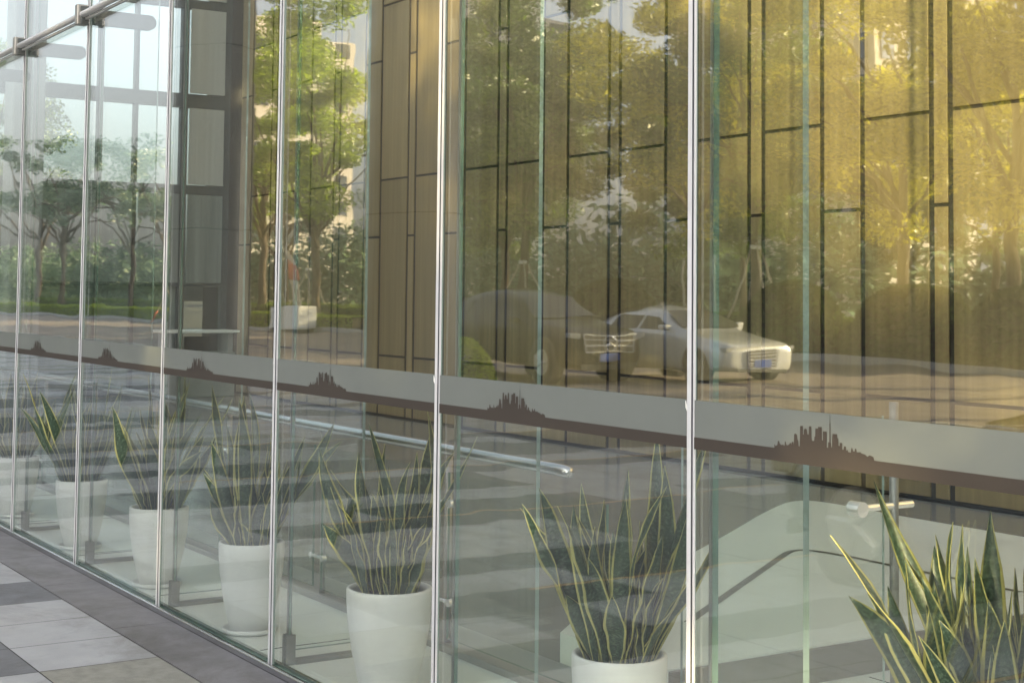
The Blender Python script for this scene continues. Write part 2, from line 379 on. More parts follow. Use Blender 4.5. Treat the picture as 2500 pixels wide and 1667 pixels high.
g = MB(); g.box(-34, 6, .012, .03, -.032, -.02); g.build('rail_flange', M['satin'], rail)
for i, x in enumerate(MX):
    k = len(MX)-1-i
    g = MB(); g.box(x-.03, x+.022, -.032, .034, -.062, .062)
    g.build('rail_clamp', M['dull_steel'], rail, bevel=.006)
    g = MB(); g.box(x+.023, x+.040, -.012, .034, -.062, .05); g.build('rail_clamp', M['dark_steel'], rail, bevel=.003)

# ------------------------------------------------------------------ bronze wall
W = 6.7
wall = thing('bronze_wall', 'high lobby wall of staggered bronze metal panels with dark joints', 'wall', (0, W, 0))
g = MB(); g.box(-24.2, 6, .03, .25, 0, HT); g.build('backing', M['joint'], wall)
per = 2.184; cells = [(.48, 'n'), (.755, 'w'), (.195, 'n'), (.755, 'w')]
x = -9.566 - per*6
jw = {'w': [.79, 3.12, 5.47, 7.8], 'n': [2.36, 4.73, 7.1]}
n = 0
while x < 5:
    for wd, kind in cells:
        x0, x1 = x+.028, x+wd-.028
        if x1 > -23.2:
            x0 = max(x0, -23.2)
            zs = [0.01] + jw[kind] + [HT]
            for a, b in zip(zs[:-1], zs[1:]):
                g = MB(); xc = (x0+x1)/2; hw_ = (x1-x0)/2; g.box(-hw_, hw_, .013, .028, a+.015, b-.015)
                o = g.build('panel', M['bronze'], wall, bevel=.003); o.location = (xc, 0, 0); n += 1
        x += wd
# ------------------------------------------------------------------ glazed end wall
XE = -23.06
ew = thing('end_wall_frame', 'dark steel framed glazed end wall of the lobby at the left', 'window wall', (XE, 0, 0))
for yy in (2.2, 4.51, 5.1, 5.89, 6.62):
    wv = {5.89: .055, 6.62: .05, 4.51: .02, 5.1: .03, 2.2: .04}[yy]
    g = MB(); g.box(-.06, .06, yy-wv, yy+wv, 0, HT); g.build('upright', M['steelframe'], ew)
for zz, hh in ((.05, .05), (1.71, .02), (3.24, .07), (4.67, .11), (6.24, .07), (7.8, .07)):
    g = MB(); g.box(-.075, .075, .02, 6.66, zz-hh, zz+hh); g.build('beam', M['steelframe'], ew)
g = MB(); g.box(-.006, .006, .02, 6.66, 0, HT); o = g.build('glazing', M['inglass'], ew)
g = MB(); g.box(-.05, -.02, 3.4, 5.86, .1, 1.69); g.build('lower_panel', M['desk'], ew)
def blindmat():
    m, t, b = nt('grey roller blind cloth'); tc = N(t, 'ShaderNodeTexCoord'); mp = N(t, 'ShaderNodeMapping'); mp.inputs['Scale'].default_value = (1, 5, .12)
    t.links.new(tc.outputs['Object'], mp.inputs[0]); n = N(t, 'ShaderNodeTexNoise', i_Scale=1.6, i_Detail=3.); t.links.new(mp.outputs[0], n.inputs['Vector'])
    r = ramp(t, [(.3, (.14, .16, .15, 1)), (.7, (.27, .30, .28, 1))]); t.links.new(n.outputs['Fac'], r.inputs[0]); t.links.new(r.outputs[0], b.inputs['Base Color']); b.inputs['Roughness'].default_value = .9
    return m
M['blind'] = blindmat()
for ya, yb, zb in ((.1, 2.1, 1.75), (3.5, 4.46, 1.75), (4.55, 5.05, 1.75), (5.15, 5.82, 1.75), (5.96, 6.55, 1.75)):
    g = MB(); g.box(.085, .1, ya, yb, zb, 3.16); g.build('blind', M['blind'], ew)
M['palereflect'] = mat('pale grey reflection tone', (.42, .42, .385), .9, 0, .12, 2, stretch=(1, 6, .15))
for za, zb in ((3.32, 4.55), (4.79, 6.16), (6.32, 7.7)):
    for ya, yb in ((5.96, 6.55),):
        g = MB(); g.box(.085, .1, ya, yb, za, zb); g.build('blind', M['palereflect'], ew)  # no real blind: added sheet, the column's grey-beige reflection put into its colour
cl = thing('inner_column', 'grey square column standing by the glazed end wall', 'column', (XE+.6, 3.25, 0))
g = MB(); g.box(-.2, .2, -.22, .22, 0, HT); g.build('shaft', M['greycol'], cl, bevel=.02)
g = MB(); g.box(-.24, .24, -.26, -.1, 0, HT); g.build('cladding_rib', M['greycol'], cl, bevel=.02)
dk = thing('reception_desk', 'grey reception desk with white top at the far end of the lobby', 'desk', (-22.2, 5.6, 0))
g = MB(); g.box(-.3, .3, -.35, .85, .98, 1.02); g.build('desk_top', M['floor_light'], dk, bevel=.005)
g = MB(); g.box(-.25, .25, -.3, .8, 0, .68); g.build('desk_body', M['desk'], dk, bevel=.005)
for ya in (-.28, .7):
    g = MB(); g.box(-.2, .2, ya, ya+.08, .68, .98); g.build('desk_support', M['greycol'], dk)
g = MB(); g.box(.0, .04, .05, .45, .70, .92); g.build('screen', M['gasket'], dk, bevel=.01)
# ------------------------------------------------------------------ unseen roof, added as open beams so sky lights the lobby
rf = thing('added_roof_grid', 'unseen open steel beam grid added above the lobby to let sky light in', 'roof', (0, 0, HT))
for i in range(16):
    xx = -23 + i*1.9; g = MB(); g.box(xx-.06, xx+.06, 0, W, .12, .3); g.build('added_roof_beam', M['white_alu'], rf)
g = MB(); g.box(-24.2, 6, -.05, .25, .0, .12); g.build('added_edge_beam', M['steelframe'], rf)
g = MB(); g.box(6.0, 6.2, 0, W+.2, -HT, .1); g.build('side_wall', M['plaster'], rf)

# ------------------------------------------------------------------ inner balustrade
bl = thing('balustrade', 'low glass balustrade with a bright steel handrail behind the plants', 'balustrade', (0, .79, 0))
g = MB(); g.tube([(-22.8, 0, .9), (-5.06, 0, .9), (-4.99, .0, .898), (-4.95, .0, .895)], [.026, .026, .026, .020], 16); g.build('handrail', M['steel'], bl, smooth=True)
x = -5.3
while x > -22:
    g = MB(); g.box(x-.60, x+.60, -.006, .006, .06, .80); o = g.build('rail_pane', [M['inglass'], M['edge']], bl)
    for pol in o.data.polygons: pol.material_index = 0 if abs(pol.normal.y) > .5 else 1
    g = MB(); g.tube([(x-.65, .03, 0), (x-.65, .03, .88)], .016, 10); g.build('rail_post', M['dull_steel'], bl, smooth=True)
    for zz in (.22, .66):
        g = MB(); g.tube([(x-.72, .0, zz), (x-.58, .0, zz)], .009, 8); g.tube([(x-.72, -.012, zz), (x-.72, .012, zz)], .018, 10); g.tube([(x-.58, -.012, zz), (x-.58, .012, zz)], .018, 10)
        g.build('spider_clamp', M['chrome'], bl, smooth=False)
    x -= 1.3
# clamp pair at the right
cp = thing('glass_screen', 'clear glass screen with a chrome clamp by the platform, at the right', 'glass screen', (-4.14, 1.2, 0))
g = MB(); g.box(-.006, .006, -.5, .5, .05, 1.15); o = g.build('screen_pane', [M['inglass'], M['edgepale']], cp)
for pol in o.data.polygons: pol.material_index = 0 if abs(pol.normal.x) > .5 else 1
g = MB(); g.tube([(0, .56, 0), (0, .56, 1.2)], .018, 12); g.build('screen_post', M['shoe'], cp, smooth=True)
g = MB(); g.tube([(-.0, .36, .8), (0, .66, .8)], .014, 12); g.tube([(-.03, .36, .8), (.03, .36, .8)], .03, 14); g.build('screen_clamp', M['chrome'], cp, smooth=False)

# ------------------------------------------------------------------ potted snake plants
def leaf_mb(L, w, az, tilt, bow, twist, rnd):
    vs = []; fs = []; uvs = []; n = 16; m = 6
    ax = Vector((math.cos(az), math.sin(az), 0)); side0 = Vector((-math.sin(az), math.cos(az), 0))
    p = Vector((0, 0, 0)); th = tilt; tw = rnd.uniform(0, math.pi); wob = rnd.uniform(0, 6); wa = rnd.uniform(0, .3); sa = rnd.uniform(.03, .24); sf = rnd.uniform(2.5, 6.5)
    for i in range(n+1):
        t = i/n
        wd = w*(.30+.70*math.sin(min(t/.58, 1)*math.pi/2)**1.3)*(1-max(0, (t-.58)/.42)**1.7) if t < 1 else .0004
        sw = math.sin(t*sf+wob)*sa
        d = (ax*math.sin(th) + Vector((0, 0, 1))*math.cos(th) + side0*sw).normalized()
        s = side0*math.cos(tw) + (d.cross(side0))*math.sin(tw); nrm = d.cross(s)
        for j in range(m+1):
            u = j/m*2-1
            q = p + s*(wd*u*.5) + nrm*((u*u)*wd*.16 + math.sin(t*19+wob+u*1.5)*wd*.10*abs(u))
            vs.append(tuple(q)); uvs.append((j/m, t))
        if i < n:
            for j in range(m):
                a = i*(m+1)+j; fs.append((a, a+1, a+m+2, a+m+1))
        p = p + d*(L/n); th += bow/n + math.sin(t*7+wob)*wa/n*3; tw += twist/n
    return vs, fs, uvs
def make_leaf(parent, base, L, w, az, tilt, bow, twist, r):
    vs, fs, uvs = leaf_mb(L, w, az, tilt, bow, twist, r)
    me = bpy.data.meshes.new('leaf'); me.from_pydata(vs, [], fs); me.materials.append(M['leaf'])
    ul = me.uv_layers.new(name='UVMap')
    for lp in me.loops: ul.data[lp.index].uv = uvs[lp.vertex_index]
    me.polygons.foreach_set('use_smooth', [True]*len(me.polygons)); me.update()
    o = bpy.data.objects.new('leaf', me); C.objects.link(o); o.parent = parent; o.location = base
    md = o.modifiers.new('thick', 'SOLIDIFY'); md.thickness = .0022; md.offset = 0
    return o
def plant(x, y, h, rtop, nl, seed, label, extra=(), sc=1.0, spread=1.0):
    r = random.Random(seed)
    t = thing('potted_snake_plant', label, 'potted plant', (x, y, 0), r.uniform(-.3, .3), 'potted snake plants along the glass')
    R0 = rtop
    prof = [(.0, .014), (R0*.56, .014), (R0*.62, .02), (R0*.72, h*.18), (R0*.86, h*.42), (R0*.96, h*.68), (R0*.995, h*.88), (R0, h*.975), (R0*.985, h*.995), (R0*.95, h), (R0*.89, h*.995), (R0*.865, h*.97), (R0*.86, h*.90)]
    MB().lathe(prof, 56).build('pot', M['pot'], t, smooth=True)
    MB().lathe([(0, 0.001), (R0*.74, .001), (R0*.82, .008), (R0*.85, .026), (R0*.82, .027), (R0*.78, .013), (0, .0125)], 48).build('saucer', M['pot'], t, smooth=True)
    MB().lathe([(0, h*.94), (R0*.4, h*.935), (R0*.865, h*.91)], 32).build('soil', M['soil'], t, smooth=True)
    for i in range(nl):
        a = r.uniform(0, 2*math.pi); rad = R0*.66*math.sqrt(r.random())
        tl = R(2 + 21*(rad/(R0*.66))**1.5*r.uniform(.5, 1.15))*spread
        if r.random() < .15: tl *= 1.35
        L = r.uniform(.34, .66)*sc
        make_leaf(t, (rad*math.cos(a), rad*math.sin(a), h*.91), L*r.choice((.62, .8, .95, 1.05, 1.2)), r.choice((.046, .056, .064, .072, .082))*sc, a + r.uniform(-.5, .5), tl, r.uniform(-.35, .55), r.uniform(-2.2, 2.2), r)
    for (a, tl, L, w, bow) in extra:
        make_leaf(t, (R0*.4*math.cos(a), R0*.4*math.sin(a), h*.91), L, w, a, tl, bow, .4, r)
    return t
plant(-10.95, .2, .425, .155, 34, 11, 'snake plant in a white pot, leftmost, cut by the frame edge')
plant(-9.42, .2, .425, .157, 34, 12, 'snake plant in a white pot, second from the left')
plant(-8.02, .2, .43, .16, 36, 13, 'snake plant in a white pot, third from the left, one very tall leaf', [(2.2, .05, .78, .04, .1)])
plant(-6.72, .19, .425, .155, 38, 14, 'snake plant in a white pot, fourth from the left, saucer showing')
plant(-5.38, .21, .43, .172, 42, 25, 'snake plant in a white pot, fifth from the left, dense upright leaves', spread=.85)
plant(-3.93, .27, .455, .155, 44, 16, 'snake plant with one broad leaf leaning far out left, second pot from the right', [(math.pi*1.02, R(46), .42, .075, -.25), (.2, R(30), .42, .03, .1)])
plant(-2.40, .27, .41, .17, 90, 31, 'large dense snake plant at the right edge, its pot below the frame', [(math.pi*.95, R(20), .46, .07, .1), (math.pi*1.2, R(14), .50, .07, .1), (-.6, R(22), .6, .07, .2)], sc=1.05, spread=.95)

# ------------------------------------------------------------------ columns outside
for (x, lab) in ((-13.35, 'round dark stone column standing on the pavement, nearer the middle of the view'), (-18.7, 'round dark stone column standing on the pavement, farther left')):
    t = thing('stone_column', lab, 'column', (x, -4.75, 0), 0, 'round columns on the pavement')
    MB().lathe([(.52, .0), (.52, 5.9), (.52, 9.3), (0, 9.3)], 48).build('shaft', M['concrete'], t, smooth=True)
    MB().lathe([(.56, 0), (.56, .14), (.525, .15)], 48).build('base_ring', M['granite'], t)
    for zz in (2.4, 4.8, 7.2): MB().lathe([(.523, zz), (.523, zz+.012)], 48).build('joint_ring', M['joint'], t)

# ------------------------------------------------------------------ foliage
def crown(name, m, n, rx, rz, leaf, seed, blobs=26, hollow=.35):
    r = random.Random(seed); vs = []; fs = []
    cs = []
    for i in range(blobs):
        while 1:
            c = Vector((r.uniform(-1, 1), r.uniform(-1, 1), r.uniform(-1, 1)))
            if hollow < c.length < 1: break
        k = r.uniform(.2, .42)
        cs.append((Vector((c.x*rx*(1-.2*max(c.z, 0)), c.y*rx*(1-.2*max(c.z, 0)), c.z*rz)), k*rx*.85, k*rx*.5))
    for i in range(n):
        c, ka, kb = cs[r.randrange(blobs)]
        d = Vector((r.gauss(0, 1), r.gauss(0, 1), r.gauss(0, 1))).normalized()*(r.random()**.45)
        p = c + Vector((d.x*ka, d.y*ka, d.z*kb))
        a = Vector((r.gauss(0, 1), r.gauss(0, 1), r.gauss(0, .6))).normalized()
        b = a.orthogonal().normalized(); b = (b + a.cross(b)*r.uniform(-1, 1)).normalized()
        s = leaf*r.uniform(.6, 1.3); o = len(vs)
        vs += [tuple(p-a*s), tuple(p+b*s*.45), tuple(p+a*s), tuple(p-b*s*.45)]; fs.append((o, o+1, o+2, o+3))
    me = bpy.data.meshes.new(name); me.from_pydata(vs, [], fs); me.materials.append(m); me.update()
    return me, cs
CROWN = {}
for key, m, n, rx, rz, lf, seed, bl_ in (('green', 'green', 36000, 3.2, 3.9, .075, 1, 52), ('dark', 'dark', 34000, 3.4, 4.0, .085, 2, 56), ('gold', 'gold', 38000, 3.2, 4.0, .07, 3, 52),  # gold: green crown with the flare put into its leaf colour
                                   ('lime', 'lime', 34000, 2.8, 4.2, .07, 4, 48), ('sparse', 'hazegreen', 4500, 2.6, 3.0, .09, 5, 22)):  # haze over the left trees is put into the sparse crown's grey-green
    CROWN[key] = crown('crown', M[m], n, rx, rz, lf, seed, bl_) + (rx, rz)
PROTO = {}
def make_tree(kind):
    me, cs, rx, rz = CROWN[kind]; r = random.Random(hash(kind) % 97 if False else len(kind)*7)
    t = bpy.data.objects.new('broadleaf_tree', None); C.objects.link(t)
    h = 2.9 + rz
    tr = MB(); base = [(0, 0, -.05), (.05, .02, 1.2), (-.03, .05, 2.6), (.04, -.02, 4.2), (0, 0, h*.85)]
    tr.tube(base, [.19, .14, .12, .1, .03], 9)
    o = tr.build('trunk', M['bark'], t, smooth=True)
    br = MB()
    for c, ka, kb in cs[:16]:
        s = Vector((0, 0, r.uniform(2.6, 5.4))); e = Vector((c.x, c.y, c.z + h)) * .92
        if e.z < s.z: s.z = max(1.9, e.z-.8)
        mid = (s+e)/2 + Vector((r.uniform(-.2, .2), r.uniform(-.2, .2), .3)); br.tube([s, mid, e], [.06, .04, .012], 6)
    br.build('limbs', M['bark'], t, smooth=True)
    co = bpy.data.objects.new('crown', me); C.objects.link(co); co.parent = t; co.location = (0, 0, h)
    return t
trees = [
    # kind, x, yv, scale, rz, label
    ('gold', -24.2, 28, 1.30, .3, 'big tree with a painted flare tint, reflected at the upper right with sky gaps in its crown'),
    ('gold', -21.0, 31, 1.35, 1.3, 'tree with a painted flare tint, reflected at the far right edge'),
    ('gold', -29.6, 30, 1.22, 2.2, 'flare-tinted green tree reflected left of the big flare-tinted tree'),
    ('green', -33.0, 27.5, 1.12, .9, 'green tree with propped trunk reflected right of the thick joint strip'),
    ('gold', -37.2, 28.5, 1.30, 4.0, 'tall flare-tinted tree whose crown hangs beside the sky gap'),
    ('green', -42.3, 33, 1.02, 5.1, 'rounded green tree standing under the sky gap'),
    ('green', -45.5, 27.5, 1.30, 2.9, 'tall green tree reflected above the black car'),
    ('dark', -50.5, 30, 1.25, 1.1, 'dark tree reflected just right of the tall middle joint strip'),
    ('lime', -62.5, 27.0, 1.42, .4, 'bright yellow green tree left of the round column'),
    ('lime', -70.0, 28, 1.42, 3.3, 'second bright yellow green tree, farther left'),
    ('green', -60.0, 36, 1.2, 3.9, 'green tree reflected behind the round column'),
    ('sparse', -79.0, 25.5, 1.15, 1.0, 'thin haze-tinted green tree against white sky, nearest the bright trees'),
    ('sparse', -88.0, 26.5, 1.35, 2.0, 'thin grey green tree against white sky, in the middle of its row'),
    ('sparse', -99.0, 26.0, 1.4, 3.5, 'thin grey green tree against white sky, near the left edge'),
    ('sparse', -112., 28.0, 1.6, 4.5, 'thin grey green tree at the far left edge'),
    ('sparse', -95.0, 40.0, 1.25, 4.5, 'haze-tinted green tree low behind the thin trees, right one'),
    ('sparse', -118.0, 44.0, 1.3, 1.5, 'haze-tinted green tree low behind the thin trees, left one'),
    ('sparse', -82.0, 42.0, 1.1, .5, 'haze-tinted green tree low behind the bright tree pair'),
    ('green', -36.0, 42, 1.15, 2.0, 'distant green tree low behind the silver car'),
    ('gold', -30.0, 44, 1.1, 5.5, 'distant flare-tinted tree low at the right'),
    ('green', -52.0, 44, 1.15, 5.0, 'distant green tree low behind the black car'),
    ('dark', -44.0, 46, 1.1, .0, 'distant dark tree low between the two cars'),
    # unseen trees added right of the picture, sized to shade facade and wall
    ('dark', -16.0, 27.0, 1.60, 1.0, 'added tall dark shade tree beside the road, right of the reflected flare-tinted tree'),
    ('green', -12.0, 30.5, 2.0, 2.4, 'added tall green shade tree a little back from the road, wide crown'),
    ('dark', -8.5, 27.0, 1.95, 3.0, 'tallest added dark shade tree by the road'),
    ('green', -4.5, 29.5, 1.95, 4.1, 'added tall green shade tree by the road, next to the tallest dark one'),
    ('dark', -1.5, 26.5, 1.5, 5.0, 'added dark shade tree by the road opposite the photographer'),
    ('green', 2.5, 28.5, 1.30, 1.9, 'added green shade tree by the road right of the photographer'),
    ('dark', 7.2, 26.5, 1.32, 2.9, 'added dark shade tree at the right end of the road row'),
    ('green', 10.0, 28.5, 1.4, 3.3, 'last added green shade tree of the row at the right'),
    ('dark', 13.5, 26.5, 1.35, .9, 'added dark shade tree beyond the last green one of the row'),
    ('green', .5, 24.0+7, 1.28, .4, 'added green shade tree in the second row, opposite the photographer'),
]
for kind, x, yv, sc, rz, lab in trees:
    if kind not in PROTO:
        t = make_tree(kind); PROTO[kind] = t
    else: t = dup(PROTO[kind], (0, 0, 0))
    t.location = (x, -yv, 0); t.rotation_euler = (0, 0, rz); t.scale = (sc, sc, sc)
    tag(t, lab, 'tree', 'trees beyond the road')
# trees seen straight through the glazed end wall
for x, y, sc, kind, rz, lab in ((-44, 6, .95, 'sparse', .5, 'thin tree outside the glazed end wall, right one'), (-50, 0, 1.1, 'sparse', 2.5, 'thin tree outside the glazed end wall, middle one'), (-60, 12, 1.1, 'green', 2.5, 'green tree outside the glazed end wall, farthest'), (-52, -6, 1.0, 'green', 1.5, 'green tree outside the glazed end wall, left one')):
    t = dup(PROTO[kind], (x, y, 0), rz, sc, lab); t['group'] = 'trees outside the end wall'
# clipped bushes and hedges
def bushmesh(name, m, n, sx, sy, sz, leaf, seed, boxy=False):
    r = random.Random(seed); vs = []; fs = []
    for i in range(n):
        if boxy:
            p = Vector((r.uniform(-1, 1), r.uniform(-1, 1), r.uniform(0, 1)))
            f_ = r.random()
            if f_ < .45: p.z = 1 - abs(r.gauss(0, .08))
            else: p.y = r.choice([-1, 1])*(1-abs(r.gauss(0, .08)))
            p.z += .07*math.sin(p.x*23)*r.random()
        else:
            p = Vector((r.gauss(0, 1), r.gauss(0, 1), abs(r.gauss(0, 1)))).normalized()*(1-abs(r.gauss(0, .05)))
        p = Vector((p.x*sx, p.y*sy, p.z*sz))
        a = Vector((r.gauss(0, 1), r.gauss(0, 1), r.gauss(0, .7))).normalized(); b = a.orthogonal().normalized(); s = leaf*r.uniform(.6, 1.3); o = len(vs)
        vs += [tuple(p-a*s), tuple(p+b*s*.5), tuple(p+a*s), tuple(p-b*s*.5)]; fs.append((o, o+1, o+2, o+3))
    me = bpy.data.meshes.new(name); me.from_pydata(vs, [], fs); me.materials.append(M[m]); me.update(); return me
bm_ = bushmesh('clipped_bush', 'dark', 7000, 1, 1, 1, .05, 8)
for x, yv, s, lab in ((-26.0, 26.4, (1.9, 1.7, 2.0), 'large dark clipped dome bush at the right'), (-30.6, 26.6, (1.7, 1.7, 2.1), 'dark clipped dome bush right of the silver car'), (-39.5, 27.0, (1.7, 1.7, 2.2), 'dark clipped dome bush between the two car roofs'), (-22.6, 26.6, (1.9, 1.7, 1.9), 'dark clipped dome bush at the far right edge')):
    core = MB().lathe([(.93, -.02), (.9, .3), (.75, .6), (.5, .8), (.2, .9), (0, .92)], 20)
    t = thing('clipped_bush', lab, 'bush', (x, -yv, 0), 0, 'clipped dome bushes'); t.scale = s
    o = bpy.data.objects.new('foliage', bm_); C.objects.link(o); o.parent = t
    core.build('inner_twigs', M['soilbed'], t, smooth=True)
hm = {'lime': bushmesh('hedge', 'lime', 9000, 4, .6, .7, .05, 9, True), 'green': bushmesh('hedge', 'green', 9000, 4, .8, 1.1, .055, 10, True)}
for i in range(11):
    x = -27 - 8.05*i
    for kind, yv, zz, hgt in (('lime', 25.6, 0, .7), ('green', 28.6, 0, 1.1)):
        if kind == 'lime' and i in (0, 1, 3): continue
        t = thing('hedge', '%s clipped hedge length in the bed beyond the road, %s' % ('low lime' if kind == 'lime' else 'taller green', ORD[max(0, 9-i)] if i < 10 else 'beyond the leftmost'), 'hedge', (x, -yv, zz), 0, 'clipped hedges beyond the road')
        o = bpy.data.objects.new('foliage', hm[kind]); C.objects.link(o); o.parent = t
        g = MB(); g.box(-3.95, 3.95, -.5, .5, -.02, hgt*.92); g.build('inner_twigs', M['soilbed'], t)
o = bpy.data.objects.new('round_lime_shrub', bushmesh("shrub", "lime", 3500, .62, .6, .85, .04, 17)); C.objects.link(o); o.location = (-23.4, -11.5, 0)
tag(o, 'small bright green shrub on the pavement edge in front of the black car', 'shrub')
# grassy far ground
gm = mat('far lawn', (.07, .10, .025), .9, 0, .3, .3); g = MB(); g.box(-250, 50, -120, -24.85, -.018, .02); struct(g.build('lawn', gm))

# far wood
def wood():
    r = random.Random(77); vs = []; fs = []
    for i in range(60000):
        x = r.uniform(-230, 40); hh = 5.2 + 1.6*math.sin(x*.31) + 1.3*math.sin(x*.83+1) + .8*math.sin(x*2.1)
        p = Vector((x, -56 + r.gauss(0, 1.6), hh*(r.random()**.7)))
        a = Vector((r.gauss(0, 1), r.gauss(0, 1), r.gauss(0, .7))).normalized(); b = a.orthogonal().normalized(); s_ = r.uniform(.2, .42); o = len(vs)
        vs += [tuple(p-a*s_), tuple(p+b*s_*.5), tuple(p+a*s_), tuple(p-b*s_*.5)]; fs.append((o, o+1, o+2, o+3))
    me = bpy.data.meshes.new('far_wood'); me.from_pydata(vs, [], fs); me.materials.append(M['hazegreen']); me.update()
    o = bpy.data.objects.new('far_wood', me); C.objects.link(o); o['kind'] = 'stuff'; o['label'] = 'distant grey green wood along the far side of the lawn'; o['category'] = 'wood'
wood()
# tree prop poles
def props(x, yv, lab, h=2.7, spread=.95, lean=0):
    t = thing('tree_props', lab, 'support poles', (x, -yv, 0), 0, 'tripods of poles propping the trees')
    for k in range(4):
        a = k*math.pi/2+.4+lean; f_ = (spread*math.cos(a), spread*math.sin(a), 0); top = (.08*math.cos(a), .08*math.sin(a), h)
        p = MB(); p.tube([f_, top], .035, 8); po = p.build('pole', M['bamboo'], t, smooth=True)
        fv, tv = Vector(f_), Vector(top); p = MB(); p.tube([fv+(tv-fv)*.02, fv+(tv-fv)*.22], .039, 8); p.build('painted_end', M['orange'], po, smooth=True)
    p = MB(); p.tube([(0, 0, h-.2), (0, 0, h-.08)], .17, 12); p.build('tie_band', M['whitebox'], t, smooth=True)
props(-33.0, 27.5, 'pale prop poles with orange ends around the tree right of the silver car', 3.2, 1.2)
props(-45.5, 27.5, 'pale prop poles with a white tie around the tree above the black car', 3.0, 1.3)
props(-51.5, 26.8, 'pale prop poles behind the rear of the black car', 3.2, 1.5)
props(-64.5, 27.5, 'orange ended prop poles around the bright yellow green tree', 2.8, 1.4)
props(-76.0, 24.9, 'orange ended prop poles by the far hedge', 2.4, 1.2)
pb = thing('planter_box', 'white planter box holding orange ended poles beside the road', 'planter', (-58.0, -24.0, 0))
g = MB(); g.box(-.9, .9, -.45, .45, .12, 1.0); g.build('box_body', M['whitebox'], pb, bevel=.03)
g = MB(); g.box(-.85, .85, -.4, .4, 0, .12); g.build('box_foot', M['gasket'], pb)
for k in range(4):
    g = MB(); g.tube([(-.3+.2*k, 0, .8), (-1.2+.25*k, .1, 3.6-.2*k)], .05, 8); po = g.build('pole', M['bamboo'], pb, smooth=True)
    g = MB(); g.tube([(-.75+.225*k, .05, 2.2), (-1.0+.23*k, .08, 2.95-.1*k)], .055, 8); g.build('painted_end', M['orange'], po, smooth=True)
# street lamps
for x, yv, lab in ((-51.5, 40, 'slim white street lamp reflected above the silver car, left one'), (-49.3, 40, 'slim white street lamp reflected above the silver car, right one')):
    t = thing('street_lamp', lab, 'street lamp', (x, -yv, 0), 0, 'pair of white street lamps')
    g = MB(); g.tube([(0, 0, 0), (0, 0, 4.4), (.1, 0, 4.8)], [.07, .05, .05], 10); g.build('post', M['white_alu'], t, smooth=True)
    g = MB(); g.tube([(0, 0, 4.8), (.9, 0, 4.5)], [.13, .06], 10); g.build('lamp_head', M['white_alu'], t, smooth=True)

# ------------------------------------------------------------------ towers
def tower(x, yv, w, d, h, m, lab, seed, vert=True):
    t = thing('tower_block', lab, 'tower', (x, -yv, 0), 0, 'tower blocks beyond the trees')
    g = MB(); g.box(-w/2, w/2, -d/2, d/2, 0, h); g.build('wall', m, t)
    g = MB(); g.box(-w*.3, w*.3, -d*.3, d*.3, h, h+3); g.build('plant_room', m, t)
    nf = min(int(h/3.3), 44)
    for i in range(nf):
        z = 1.2 + i*h/nf; g = MB()
        k = int(w/3.2)
        for j in range(k):
            x0 = -w/2 + (j+.25)*w/k; g.box(x0, x0+w/k*.5, d/2+.02, d/2+.1, z, z+1.9)
        k = int(d/3.2)
        for j in range(k):
            y0 = -d/2 + (j+.25)*d/k; g.box(w/2+.02, w/2+.1, y0, y0+d/k*.5, z, z+1.9)
        g.build('window_row', M['towerglass'], t)
tower(-176, 74, 15, 16, 33, M['tower'], 'beige tower block reflected beside the bright tree top', 1)
tower(-108, 112, 20, 20, 90, M['tower'], 'tall cream tower block with windows, reflected through the flare-tinted trees', 2)
tower(-118, 72, 10, 12, 27, M['tower'], 'small pale block at the foot of the sky gap', 5)
tower(-66, 108, 26, 18, 44, M['tower2'], 'grey tower block reflected low at the right edge', 3)

